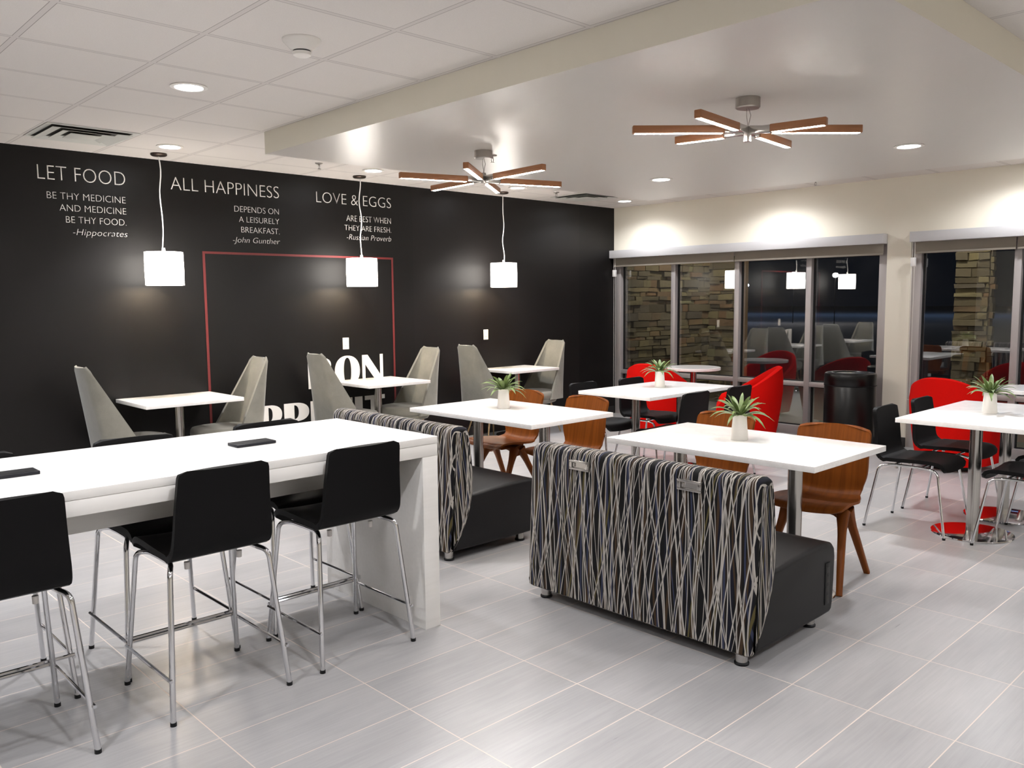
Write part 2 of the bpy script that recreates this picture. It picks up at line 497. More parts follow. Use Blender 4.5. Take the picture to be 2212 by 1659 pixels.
# ------------------------------------------------------------------ setting
CEIL = 2.743
XL, XR, YF, YB = -4.45, 6.4, -8.2, 5.76
SX0, SX1, SY0, SY1, SZ = -2.81, 1.49, -0.10, 4.35, 2.59
b = B(); box(b, XL-0.2, XR+0.2, YF-0.2, YB+0.22, -0.12, 0.0); struct('floor', b, M_floor, smooth=0)
b = B(); box(b, XL-0.2, XR+0.2, YF-0.2, YB+0.22, CEIL, CEIL+0.1); struct('ceiling', b, M_ceil, smooth=0)
b = B(); box(b, SX0, SX1, SY0, SY1, SZ, CEIL-0.0005)
sof = struct('trim_1', b, [M_soffit, M_cream], smooth=0)
for p in sof.data.polygons:
    if abs(p.normal.z) < 0.5: p.material_index = 1
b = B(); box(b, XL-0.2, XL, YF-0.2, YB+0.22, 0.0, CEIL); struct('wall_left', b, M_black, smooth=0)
b = B(); box(b, XR, XR+0.2, YF, YB+0.22, 0.0, CEIL); struct('wall_right', b, M_cream, smooth=0)
b = B(); box(b, XL, XR, YF-0.2, YF, 0.0, CEIL); struct('wall_front', b, M_cream, smooth=0)
WX = [(-4.45, -0.842), (-0.602, 3.05)]           # window openings in the far wall
WT = 2.10
b = B()
box(b, XL, XR, YB, YB+0.22, WT, CEIL)
box(b, WX[0][1], WX[1][0], YB, YB+0.22, 0, WT)
box(b, WX[1][1], XR, YB, YB+0.22, 0, WT)
struct('wall_back', b, M_cream, smooth=0)
M_base = mat('black_baseboard', lin(22, 20, 20), 0.5)
b = B(); box(b, XL, XL+0.012, YF, YB, 0, 0.10, 0.003); struct('baseboard_left', b, M_base)
b = B(); box(b, WX[0][1]-0.012, WX[1][0]+0.012, YB-0.014, YB, 0, 0.10, 0.003); struct('baseboard_back', b, M_base)

def window(n, x0, x1, mull):
    FY0, FY1, GY = YB+0.03, YB+0.14, YB+0.105
    root = bpy.data.objects.new('window_%d' % n, None); C.objects.link(root); root['kind'] = 'structure'
    bm = B()
    box(bm, x0, x0+0.09, FY0, FY1, 0, WT, 0.003); box(bm, x1-0.09, x1, FY0, FY1, 0, WT, 0.003)
    box(bm, x0+0.09, x1-0.09, FY0, FY1, WT-0.06, WT, 0.003)
    link('window_frame', bm, M_alu, root)
    bm = B(); box(bm, x0+0.09, x1-0.09, FY0, FY1, 0, 0.095, 0.003); link('window_sill', bm, M_alu, root)
    ed = [x0+0.09] + [c for c in mull] + [x1-0.09]
    for c in mull:
        bm = B(); box(bm, c-0.031, c+0.031, FY0, FY1, 0.095, WT-0.06, 0.003); link('mullion', bm, M_alu, root)
    for i in range(len(ed)-1):
        a = ed[i]+(0.031 if i else 0); c = ed[i+1]-(0.031 if i < len(ed)-2 else 0)
        bm = B(); box(bm, a, c, FY0+0.004, FY1, 0.548, 0.600, 0.003); link('rail', bm, M_alu, root)
        for z0, z1 in ((0.095, 0.548), (0.600, WT-0.06)):
            bm = B(); box(bm, a+0.004, c-0.004, GY-0.003, GY+0.003, z0+0.004, z1-0.004); g = link('glass_pane', bm, M_glass, root, smooth=0)
            bm = B()
            for q in ((a, a+0.012, z0, z1), (c-0.012, c, z0, z1), (a+0.012, c-0.012, z0, z0+0.012), (a+0.012, c-0.012, z1-0.012, z1)):
                box(bm, q[0], q[1], GY-0.016, GY+0.016, q[2], q[3])
            link('gasket', bm, M_gasket, g, smooth=0)
window(1, WX[0][0], WX[0][1], [-3.515, -2.605, -1.704])
window(2, WX[1][0], WX[1][1], [0.350, 1.25, 2.15])

# ------------------------------------------------------------------ night outside
b = B(); box(b, -120, 120, YB+0.22, 140, -0.16, -0.03); struct('floor_outside', b, M_asphalt, smooth=0)
def ledgestone(bm, org, along, out, length, height, seed):
    rnd = random.Random(seed); z = 0.0
    while z < height:
        h = rnd.choice((0.045, 0.06, 0.075, 0.09, 0.11)); s = -rnd.random()*0.2
        while s < length:
            w = rnd.uniform(0.12, 0.42); a = max(s, 0); e = min(s+w, length)
            if e-a > 0.02:
                pr = rnd.uniform(0.02, 0.065)
                vv = box(bm, 0, 1, 0, 1, 0, 1)
                p0 = Vector(org)+Vector(along)*(a+0.004); du = Vector(along)*(e-a-0.008); dn = Vector(out)*pr
                M = Matrix(((du.x, dn.x, 0, p0.x), (du.y, dn.y, 0, p0.y), (0, 0, h-0.008, z+0.004+p0.z), (0, 0, 0, 1)))
                bmesh.ops.transform(bm, matrix=M, verts=vv)
                for q in vv: q.co += Vector((rnd.uniform(-.006, .006), rnd.uniform(-.006, .006), rnd.uniform(-.007, .007)))
            s += w
        z += h
b = B(); box(b, -4.75, -4.46, 6.0, 8.03, -0.1, 3.3); box(b, -4.46, -4.0, 8.03, 8.4, -0.1, 3.3)
ledgestone(b, (-4.46, 6.0, -0.03), (0, 1, 0), (1, 0, 0), 2.05, 3.2, 3)
ledgestone(b, (-4.46, 8.03, -0.03), (1, 0, 0), (0, -1, 0), 0.47, 3.2, 5)
struct('wall_stone', b, M_stone, smooth=0)
b = B(); box(b, -0.93, -0.57, 8.06, 8.16, -0.1, 3.3)
ledgestone(b, (-0.95, 8.06, -0.03), (1, 0, 0), (0, -1, 0), 0.39, 3.2, 11)
ledgestone(b, (-0.57, 8.06, -0.03), (0, 1, 0), (1, 0, 0), 0.10, 3.2, 12)
o = link('stone_pillar', b, M_stone, smooth=0)
tag(o, 'stacked stone pillar outside, seen through the window right of the cream pier', 'pillar')
b = B(); box(b, -6.0, 4.0, YB+0.23, 9.6, 3.35, 3.5); struct('added_ceiling_outside', b, M_cream, smooth=0)  # unseen slab, added to carry the fill lamps over the stone
def added_fill_lamp(x, y, w, lab):  # out-of-view lamp added to brighten the stonework
    t = thing('added_fill_light', lab, 'added outdoor light', (x, y, 3.35))
    bm = B(); lathe(bm, [(0, -0.001), (0.11, -0.001), (0.10, -0.03), (0, -0.034)], 24); link('lens', bm, M_lens, t)
    L = bpy.data.lights.new('added_fill_beam', 'SPOT'); L.energy = w; L.color = (1.0, 0.9, 0.66); L.spot_size = math.radians(160); L.spot_blend = 0.5; L.shadow_soft_size = 0.08
    o = bpy.data.objects.new('added_fill_beam', L); C.objects.link(o); o.parent = t; o.location = (0, 0, -0.05)
added_fill_lamp(-3.35, 6.9, 70, 'unseen lamp added outside to brighten the stone wall corner')
added_fill_lamp(-0.45, 7.1, 60, 'unseen lamp added outside to brighten the stone pillar')
M_lampw = mat('far_lamp_white', (1, 1, 1), 0.5, emit=(1.0, 0.9, 0.85), estr=60)
M_lampb = mat('far_lamp_blue', (1, 1, 1), 0.5, emit=(0.45, 0.6, 1.0), estr=60)
for x, y, z, m, lab, cat in ((-22.63, 45.0, 2.86, M_lampw, 'distant white street lamp seen above the reflected drum shade, third window bay', 'street lamp'),
                        (-20.0, 45.0, 2.73, M_lampw, 'distant white street lamp, rightmost of the dots outside, fourth window bay', 'street lamp'),
                        (-25.88, 45.0, 2.25, M_lampb, 'distant blue street lamp beside the second window mullion', 'street lamp')):
    t = thing('street_lamp', lab, cat, (x, y, -0.03))
    bm = B(); tube(bm, [(0, 0, 0), (0, 0, z)], 0.025, 8); link('pole', bm, M_rubber, t)
    bm = B(); lathe(bm, [(0, z), (0.12, z+0.03), (0.16, z+0.13), (0.12, z+0.23), (0, z+0.26)], 12); link('lamp_head', bm, m, t)
# a lit stretch of road far off
L = bpy.data.lights.new('road_light', 'AREA'); L.energy = 700; L.color = (0.35, 0.55, 1.0); L.shape = 'RECTANGLE'; L.size = 60; L.size_y = 6
o = bpy.data.objects.new('road_light', L); o.location = (-38, 70, 9); C.objects.link(o)

# ------------------------------------------------------------------ writing on the black wall
def text_mesh(s, shear=0.0, bold=0.0):
    cu = bpy.data.curves.new('t', 'FONT'); cu.body = s; cu.size = 1.0; cu.shear = shear; cu.offset = bold
    cu.resolution_u = 4
    ob = bpy.data.objects.new('t', cu); C.objects.link(ob)
    bpy.context.view_layer.update()
    me = bpy.data.meshes.new_from_object(ob.evaluated_get(bpy.context.evaluated_depsgraph_get()))
    C.objects.unlink(ob); bpy.data.objects.remove(ob)
    return me
BOLD = -0.019
def wall_text(name, s, y0, y1, zb, zt, m, parent, italic=False):
    """one mesh per word; the line spans y0..y1 on the wall, capitals zb..zt"""
    sh = 0.22 if italic else 0.0
    full = text_mesh(s, sh, BOLD); ref = text_mesh('H')
    xs = [v.co.x for v in full.vertices]; x0, x1 = min(xs), max(xs); cap = max(v.co.y for v in ref.vertices)
    words = s.split(' ')
    for w in range(len(words)):
        head = ' '.join(words[:w+1])
        a = max(v.co.x for v in text_mesh(head, sh, BOLD).vertices)   # where this word ends
        c = max(v.co.x for v in text_mesh(' '.join(words[:w]), sh, BOLD).vertices) if w else x0-1
        bm = B(); bm.from_mesh(full)
        # keep the glyph islands whose middle falls inside this word
        seen, drop = set(), []
        for v in bm.verts:
            if v in seen: continue
            isl, st = [], [v]; seen.add(v)
            while st:
                q = st.pop(); isl.append(q)
                for e in q.link_edges:
                    o = e.other_vert(q)
                    if o not in seen: seen.add(o); st.append(o)
            mid = (min(q.co.x for q in isl)+max(q.co.x for q in isl))/2
            if not (c-1e-4 < mid <= a+1e-4): drop += isl
        bmesh.ops.delete(bm, geom=drop, context='VERTS')
        r = bmesh.ops.extrude_face_region(bm, geom=bm.faces[:])
        for g in r['geom']:
            if isinstance(g, bmesh.types.BMVert): g.co.z += 1.0
        for v in bm.verts:
            fx = (v.co.x-x0)/(x1-x0); fz = v.co.y/cap
            v.co = Vector((XL+0.0006+0.0015*v.co.z, y0+(y1-y0)*fx, zb+(zt-zb)*fz))
        link(name, bm, m, parent, smooth=0)
def quote(label, head, rows, att):
    t = thing('wall_quote', label, 'wall lettering', (0, 0, 0))
    wall_text('heading_word', *head, M_paint_white, t)
    for r in rows: wall_text('quote_word', *r, M_paint_white, t)
    wall_text('attribution_word', *att, M_paint_white, t, italic=True)
quote('white lettering on the black wall headed LET FOOD, leftmost of the three quotes', ('LET FOOD', -1.142, -0.495, 2.503, 2.615),
      [('BE THY MEDICINE', -1.085, -0.500, 2.361, 2.414), ('AND MEDICINE', -1.000, -0.500, 2.271, 2.323), ('BE THY FOOD.', -0.959, -0.503, 2.181, 2.233)],
      ('-Hippocrates', -0.914, -0.499, 2.088, 2.138))
quote('white lettering headed ALL HAPPINESS between the first two pendants on the black wall', ('ALL HAPPINESS', -0.124, 0.880, 2.505, 2.615),
      [('DEPENDS ON', 0.438, 0.873, 2.357, 2.410), ('A LEISURELY', 0.478, 0.873, 2.267, 2.318), ('BREAKFAST.', 0.496, 0.874, 2.175, 2.227)],
      ('-John Gunther', 0.412, 0.874, 2.084, 2.134))
quote('white lettering on the black wall headed LOVE & EGGS, behind the middle pendant', ('LOVE & EGGS', 1.274, 2.148, 2.500, 2.605),
      [('ARE BEST WHEN', 1.607, 2.143, 2.341, 2.400), ('THEY ARE FRESH.', 1.582, 2.144, 2.250, 2.304)],
      ('-Russian Proverb', 1.605, 2.141, 2.160, 2.214))

def ell(cx, cy, rx, ry, n=40, a0=0.0, a1=2*PI, p=2.0):
    out = []
    for k in range(n if abs(a1-a0-2*PI) < 1e-6 else n+1):
        a = a0+(a1-a0)*k/n; c, s = math.cos(a), math.sin(a)
        out.append((cx+rx*math.copysign(abs(c)**(2/p), c), cy+ry*math.copysign(abs(s)**(2/p), s)))
    return out
def lobe(x, y0, y1, r, p=2.3):
    return [(x, y1)] + [(x+a, b) for a, b in [(q[0], q[1]) for q in ell(0, (y0+y1)/2, r, (y1-y0)/2, 18, PI/2, -PI/2, p)]] + [(x, y0)]
# fat-face capitals in a unit box: list of outlines, inner ones are holes
FAT = {
 'B': [[(0, 0), (0, 1)] + lobe(0.46, 0.5, 1.0, 0.48)[1:-1] + lobe(0.50, 0.0, 0.53, 0.50)[1:-1], lobe(0.42, 0.57, 0.93, 0.13), lobe(0.42, 0.07, 0.47, 0.14)],
 'O': [ell(0.5, 0.5, 0.5, 0.51, p=2.2), ell(0.5, 0.5, 0.15, 0.44, p=2.3)],
 'N': [[(0, 0), (0, 1), (0.26, 1), (0.86, 0.30), (0.86, 1), (1, 1), (1, 0), (0.72, 0), (0.14, 0.68), (0.14, 0)]],
 'A': [[(0, 0), (0.40, 1), (0.62, 1), (1.0, 0), (0.60, 0), (0.53, 0.22), (0.24, 0.22), (0.15, 0)], [(0.28, 0.30), (0.50, 0.30), (0.39, 0.66)]],
 'P': [[(0, 0), (0, 1)] + lobe(0.46, 0.42, 1.0, 0.54)[1:-1] + [(0.40, 0.42), (0.40, 0)], lobe(0.40, 0.49, 0.93, 0.18)],
 'E': [[(0, 0), (0, 1), (1, 1), (1, 0.84), (0.42, 0.88), (0.42, 0.56), (0.85, 0.58), (0.85, 0.44), (0.42, 0.46), (0.42, 0.12), (1, 0.16), (1, 0)]],
 'T': [[(0.28, 0), (0.28, 0.86), (0, 0.86), (0, 1), (1, 1), (1, 0.86), (0.70, 0.86), (0.70, 0)]],
 'I': [[(0, 0), (0, 1), (1, 1), (1, 0)]],
}
def fat_letter(ch, y0, y1, z0, z1, m, parent):
    cu = bpy.data.curves.new('t', 'CURVE'); cu.dimensions = '2D'; cu.fill_mode = 'BOTH'; cu.extrude = 0.002
    for ol in FAT[ch]:
        sp = cu.splines.new('POLY'); sp.points.add(len(ol)-1); sp.use_cyclic_u = True
        for q, (a, c) in zip(sp.points, ol): q.co = (y0+(y1-y0)*a, z0+(z1-z0)*c, 0, 1)
    ob = bpy.data.objects.new('t', cu); C.objects.link(ob); bpy.context.view_layer.update()
    me = bpy.data.meshes.new_from_object(ob.evaluated_get(bpy.context.evaluated_depsgraph_get()))
    C.objects.unlink(ob); bpy.data.objects.remove(ob)
    bm = B(); bm.from_mesh(me); bpy.data.meshes.remove(me)
    for v in bm.verts: v.co = Vector((XL+0.0028+v.co.z, v.co.x, v.co.y))
    return link('letter', bm, m, parent, smooth=0)
t = thing('wall_sign', 'big white fat lettering low on the black wall inside the red outline', 'wall lettering')
for ch, a, c in (('B', 1.122, 1.395), ('O', 1.421, 1.713), ('N', 1.744, 1.998)): fat_letter(ch, a, c, 0.700, 1.000, M_paint_white, t)
for ch, a, c in (('A', 0.28, 0.575), ('P', 0.598, 0.830), ('P', 0.853, 1.119), ('E', 1.138, 1.345), ('T', 1.365, 1.615), ('I', 1.645, 1.735), ('T', 1.765, 2.010)):
    fat_letter(ch, a, c, 0.27, 0.578, M_paint_white, t)
b = B()
for q in ((0.125, 2.158, 1.975, 1.995), (0.125, 0.147, 0.14, 1.975), (2.136, 2.158, 0.14, 1.975), (0.147, 2.136, 0.14, 0.16)):
    box(b, XL+0.0005, XL+0.0022, q[0], q[1], q[2], q[3])
tag(link('wall_outline', b, M_paint_red, smooth=0), 'thin red painted rectangle outline on the black wall around the big white lettering', 'wall graphic')

def outlet(y, z, label):
    t = thing('wall_outlet', label, 'outlet', (XL, y, z))
    bm = B(); box(bm, 0.0005, 0.007, -0.036, 0.036, -0.058, 0.058, 0.003); link('cover_plate', bm, M_plate, t)
    for s in (-1, 1):
        bm = B(); box(bm, 0.007, 0.009, -0.017, 0.017, s*0.024-0.014, s*0.024+0.014, 0.0015); r = link('socket', bm, M_plate, t)
        bm = B()
        for dy in (-0.007, 0.007): box(bm, 0.009, 0.0095, dy-0.0015, dy+0.0015, s*0.024-0.004, s*0.024+0.006)
        link('slot', bm, M_slot, r, smooth=0)
outlet(1.556, 1.126, 'white wall outlet on the black wall above the big white lettering')
outlet(3.441, 1.150, 'white wall outlet on the black wall, right of the red outline')

# ------------------------------------------------------------------ roller blinds
def blind(x0, x1, splits, label, chain_x):
    YC = YB-0.105
    t = thing('roller_blind', label, 'window blind', (0, 0, 0))
    bm = B(); box(bm, x0, x1, YC, YB-0.001, 2.082, 2.183, 0.004); link('cassette', bm, M_blind, t)
    e = [x0+0.02]+splits+[x1-0.02]
    for a, c in zip(e, e[1:]):
        bm = B(); box(bm, a+0.006, c-0.006, YB-0.032, YB-0.026, 1.985, 2.084, 0.001); link('blind_fabric', bm, M_fabric, t)
        bm = B(); box(bm, a+0.006, c-0.006, YB-0.038, YB-0.020, 1.968, 1.988, 0.004); link('hem_bar', bm, M_fabric, t)
    for cx, z0 in chain_x:
        bm = B(); tube(bm, bend([(cx-0.012, YB-0.05, 2.08), (cx-0.012, YB-0.05, z0), (cx+0.012, YB-0.05, z0), (cx+0.012, YB-0.05, 2.08)], 0.012), 0.0022, 6)
        link('pull_chain', bm, M_cord, t)
        bm = B(); box(bm, cx-0.022, cx+0.022, YB-0.07, YB-0.03, 1.84, 1.93, 0.006); link('chain_holder', bm, M_plate, t)
blind(-4.448, -0.842, [-2.605], 'white roller blind case rolled up above the window left of the cream pier', [(-4.40, 0.32)])
blind(-0.585, 3.10, [0.35], 'white roller blind case rolled up above the window right of the cream pier', [(-0.56, 0.5)])

# ------------------------------------------------------------------ ceiling fittings
def spot(parent, z, watts, size, blend, pos=(0, 0)):
    L = bpy.data.lights.new('downlight_beam', 'SPOT'); L.energy = watts; L.color = WHITE
    L.spot_size = math.radians(size); L.spot_blend = blend; L.shadow_soft_size = 0.06
    o = bpy.data.objects.new('downlight_beam', L); C.objects.link(o); o.parent = parent; o.location = (pos[0], pos[1], z)
def downlight(x, y, z, label, group=None, w=SPOT_W, size=150):
    t = thing('recessed_downlight', label, 'ceiling light', (x, y, z), 0, group)
    bm = B(); lathe(bm, [(0.072, -0.0006), (0.098, -0.0006), (0.100, -0.005), (0.090, -0.009), (0.076, -0.008), (0.072, -0.0006)], 40); link('trim_ring', bm, M_fixture, t)
    bm = B(); lathe(bm, [(0, -0.0045), (0.074, -0.004), (0.074, -0.0012), (0, -0.001)], 40); link('lens', bm, M_lens, t)
    spot(t, -0.02, w, size, 0.5)
DL = [(-1.924, -1.008, CEIL, 'round recessed light in the tiled ceiling nearest the smoke detector'),
      (-3.779, -0.384, CEIL, 'round recessed light in the tiled ceiling above the left pendant canopy'),
      (-3.775, 1.476, CEIL, 'round recessed light beside the middle pendant canopy, next to the black wall'),
      (-3.772, 3.321, CEIL, 'round recessed light beside the right pendant canopy, behind the far bar chandelier'),
      (-3.815, 5.19, CEIL, 'round recessed light in the corner between black wall and window wall'),
      (-1.967, 5.19, CEIL, 'small recessed light washing the cream wall above the middle of the first window'),
      (0.479, 5.22, CEIL, 'recessed light cut by the right edge of the photo, washing the cream wall'),
      (-1.736, 3.108, SZ, 'round recessed light in the lowered ceiling, between the two chandeliers toward the window wall'),
      (0.373, 3.115, SZ, 'round recessed light in the lowered ceiling to the right of the near chandelier')]
for x, y, z, lab in DL:
    wash = y > 5 
    downlight(x, y, z, lab, None, SPOT_W*(0.30 if wash else 0.95), 156 if wash else 106)
# unseen downlights added to brighten the room, behind and beside the camera
for x, y in ((-3.78, -2.3), (-1.92, -2.85), (1.25, -1.55), (0.2, -3.1), (3.1, -1.9), (2.9, -4.2), (-1.92, -4.9), (-3.78, -5.0), (0.5, -5.0), (2.9, -5.6), (5.2, -1.6), (5.2, -4.4), (3.4, 1.2), (3.4, 3.6), (5.2, 1.8), (3.0, 5.22)):
    downlight(x, y, CEIL, 'unseen recessed light added to brighten the room, behind or beside the camera', 'added ceiling lights out of view', SPOT_W*0.72, 136)

def pendant(y, label):
    x = -4.15; zt, zb, r = 1.958, 1.690, 0.148
    t = thing('pendant_lamp', label, 'pendant lamp', (x, y, CEIL), 0, None)
    bm = B(); lathe(bm, [(0, -0.001), (0.062, -0.001), (0.064, -0.012), (0.055, -0.020), (0.012, -0.026), (0, -0.026)], 32); link('canopy', bm, M_darkmetal, t)
    bm = B()
    n = 14
    tube(bm, [(0.006*math.sin(k*1.1), 0.008*math.sin(k*0.8+y), -0.024-(CEIL-0.024-zt-0.02)*k/n) for k in range(n+1)], 0.005, 8); link('cord', bm, M_cord, t)
    bm = B(); zz = zt-CEIL; zq = zb-CEIL
    lathe(bm, [(r-0.004, zq), (r, zq), (r+0.002, (zz+zq)/2), (r, zz), (r-0.004, zz), (r-0.004, zq)], 56)
    s = link('lamp_shade', bm, M_shade, t)
    bm = B(); lathe(bm, [(0.0, zz-0.004), (r-0.006, zz-0.004), (r-0.006, zz-0.010), (0.0, zz-0.010)], 40); lathe(bm, [(0.0, zq+0.006), (r-0.006, zq+0.006), (r-0.006, zq+0.012), (0.0, zq+0.012)], 40); link('diffuser', bm, M_shade, t)
    bm = B(); lathe(bm, [(0, zz+0.035), (0.012, zz+0.034), (0.016, zz), (0.0, zz-0.002)], 16); link('shade_holder', bm, M_cord, t)
pendant(-0.328, 'white drum pendant lamp nearest the left edge, above the left wall table')
pendant(1.574, 'white drum pendant lamp overlapping the corner of the red outline')
pendant(3.458, 'white drum pendant lamp farthest right, above the far wall table')

def chandelier(x, y, bars, label):
    t = thing('bar_chandelier', label, 'chandelier', (x, y, SZ))
    bm = B(); lathe(bm, [(0, -0.001), (0.064, -0.001), (0.064, -0.048), (0.058, -0.054), (0, -0.054)], 36); link('canopy', bm, M_nickel, t)
    for s in (-1, 1):
        bm = B(); tube(bm, [(s*0.006, 0, -0.054), (s*0.010+0.006, 0.004*s, -0.09), (s*0.004+0.004, 0, -0.13), (s*0.003, 0, -0.165)], 0.0022, 6); link('cable', bm, M_nickel, t)
    bm = B(); lathe(bm, [(0, -0.150), (0.016, -0.152), (0.020, -0.168), (0.020, -0.224), (0.0, -0.226)], 20); link('hub', bm, M_nickel, t)
    for ang, z, ln in bars:
        zz = z-SZ; R = Matrix.Rotation(math.radians(ang), 4, 'Z')
        for s in (-1, 1):
            Rm = R if s > 0 else R @ Matrix.Rotation(PI, 4, 'Z')
            bm = B(); box(bm, 0.008, 0.125, -0.016, 0.016, zz-0.014, zz+0.022, 0.002); bmesh.ops.transform(bm, matrix=Rm, verts=bm.verts[:]); a = link('arm_joint', bm, M_steel, t)
            bm = B(); box(bm, 0.125, ln/2, -0.019, 0.019, zz-0.016, zz+0.024, 0.004); w = link('wooden_arm', bm, M_barwood, t); w.rotation_euler = (0, 0, math.radians(ang)+(PI if s < 0 else 0))
            bm = B(); box(bm, 0.135, ln/2-0.012, -0.0135, 0.0135, zz-0.0168, zz-0.0120, 0.0); link('light_strip', bm, M_strip, w)
chandelier(0.366, 1.010, [(48, 2.425, 1.22), (96, 2.42, 1.10), (190, 2.415, 0.82)], 'six-armed wood bar chandelier with lit strips, the nearer one on the right')
chandelier(-1.708, 0.990, [(72, 2.385, 1.24), (128, 2.39, 1.26), (176, 2.395, 1.28)], 'six-armed wood bar chandelier with lit strips, the farther one in front of the black wall')

def vent(x, y, label):
    t = thing('ceiling_vent', label, 'air vent', (x, y, CEIL))
    def ring(bm, a, c, z0, z1):
        vo = [bm.verts.new((sx*a, sy*a, z0)) for sx, sy in ((-1, -1), (1, -1), (1, 1), (-1, 1))]
        vi = [bm.verts.new((sx*c, sy*c, z1)) for sx, sy in ((-1, -1), (1, -1), (1, 1), (-1, 1))]
        v2 = [bm.verts.new((sx*(c+0.003), sy*(c+0.003), z1+0.002)) for sx, sy in ((-1, -1), (1, -1), (1, 1), (-1, 1))]
        v3 = [bm.verts.new((sx*(a-0.001), sy*(a-0.001), z0+0.003)) for sx, sy in ((-1, -1), (1, -1), (1, 1), (-1, 1))]
        for k in range(4):
            j = (k+1) % 4
            bm.faces.new((vo[k], vo[j], vi[j], vi[k])); bm.faces.new((v3[k], v2[k], v2[j], v3[j]))
            bm.faces.new((vo[k], v3[k], v3[j], vo[j])); bm.faces.new((vi[k], vi[j], v2[j], v2[k]))
    bm = B(); box(bm, -0.27, 0.27, -0.27, 0.27, -0.003, -0.0008); link('duct_opening', bm, M_duct, t, smooth=0)
    bm = B(); ring(bm, 0.300, 0.262, -0.004, -0.004); link('vent_frame', bm, M_vent, t, smooth=0)
    for a, c in ((0.262, 0.185), (0.175, 0.110)):
        bm = B(); ring(bm, a-0.004, c, -0.020, -0.006); link('louver', bm, M_vent, t, smooth=0)
    bm = B(); box(bm, -0.100, 0.100, -0.100, 0.100, -0.022, -0.018, 0.001); link('center_plate', bm, M_vent, t)
vent(-3.72, -1.03, 'square ceiling air vent at upper left, near the black wall')
vent(-3.83, 4.50, 'square ceiling air vent in the far corner near the cream wall')

t = thing('smoke_detector', 'white round smoke detector on the tiled ceiling at the top', 'smoke detector', (-0.76, -0.968, CEIL))
bm = B(); lathe(bm, [(0, -0.001), (0.088, -0.001), (0.086, -0.010), (0.050, -0.045), (0.046, -0.050), (0, -0.050)], 40); link('detector_base', bm, M_fixture, t)
bm = B(); lathe(bm, [(0, -0.0505), (0.040, -0.0505), (0.040, -0.056), (0, -0.056)], 32); link('sensing_slot', bm, M_slot, t)
bm = B(); lathe(bm, [(0, -0.0565), (0.044, -0.0565), (0.040, -0.070), (0.030, -0.075), (0, -0.076)], 32); link('sensor_cap', bm, M_fixture, t)

def sprinkler(x, y, z, label):
    t = thing('fire_sprinkler', label, 'sprinkler', (x, y, z))
    bm = B(); lathe(bm, [(0, -0.0008), (0.034, -0.0008), (0.030, -0.007), (0.012, -0.012), (0, -0.012)], 24); link('escutcheon', bm, M_nickel, t)
    bm = B(); lathe(bm, [(0, -0.012), (0.008, -0.012), (0.008, -0.024), (0, -0.024)], 12)
    for s in (-1, 1): tube(bm, [(s*0.007, 0, -0.022), (s*0.012, 0, -0.034), (s*0.005, 0, -0.050)], 0.0022, 6)
    link('frame', bm, M_nickel, t)
    bm = B(); lathe(bm, [(0, -0.050), (0.014, -0.050), (0.014, -0.053), (0, -0.053)], 16); link('deflector', bm, M_nickel, t)
sprinkler(-3.73, 0.885, CEIL, 'small fire sprinkler on the ceiling right of the lowered ceiling corner')
sprinkler(-1.80, 1.16, SZ, 'small fire sprinkler on the lowered ceiling beside the far chandelier canopy')
sprinkler(-3.772, 3.926, CEIL, 'small fire sprinkler just left of the far ceiling vent')
sprinkler(-1.42, 5.329, CEIL, 'small fire sprinkler near the cream wall above the first window')

# ------------------------------------------------------------------ counter-height white table
HT = thing('counter_table', 'long white counter-height table with panel leg and black stools', 'table', (0, 0, 0))
tx0, tx1, ty0, ty1 = -1.134, -0.262, -3.05, -0.612
bm = B(); box(bm, tx0, tx1, ty0, ty1, 0.881, 0.914, 0.0015); o = link('tabletop', bm, [M_white_lam, M_lam_lit_top], HT)
for p in o.data.polygons:
    if p.normal.z > 0.7: p.material_index = 1
bm = B(); box(bm, tx1-0.040, tx1-0.001, ty0+0.001, ty1-0.001, 0.824, 0.880, 0.001); link('apron', bm, M_white_lam, HT)
bm = B(); box(bm, tx0+0.001, tx0+0.040, ty0+0.001, ty1-0.001, 0.824, 0.880, 0.001); link('apron', bm, M_white_lam, HT)
bm = B(); box(bm, tx0+0.040, tx1-0.040, ty1-0.040, ty1-0.001, 0.824, 0.880, 0.001); link('apron', bm, M_white_lam, HT)
bm = B(); box(bm, tx0+0.040, tx1-0.040, ty0+0.001, ty0+0.040, 0.824, 0.880, 0.001); link('apron', bm, M_white_lam, HT)
bm = B(); box(bm, -0.715, -0.625, ty0+0.090, ty1-0.090, 0.672, 0.880, 0.002); link('center_beam', bm, M_white_lam, HT)
for a in (ty1-0.089, ty0+0.001):
    bm = B(); box(bm, tx0+0.001, tx1-0.001, a, a+0.088, 0.0, 0.823, 0.001); link('panel_leg', bm, M_white_lam, HT)
def module(x, y, label):
    t = thing('power_module', label, 'power outlet', (x, y, 0.914), 0, None)
    bm = B(); box(bm, -0.048, 0.048, -0.092, 0.092, 0.0005, 0.013, 0.002); link('housing', bm, M_module, t)
    bm = B(); box(bm, -0.040, 0.040, -0.084, 0.084, 0.013, 0.0138, 0.0); link('lid', bm, M_rubber, t, smooth=0)
module(-0.688, -1.325, 'flat black power module near the middle of the long white counter table')
module(-0.705, -2.275, 'flat black power module cut by the left photo edge on the white counter table')

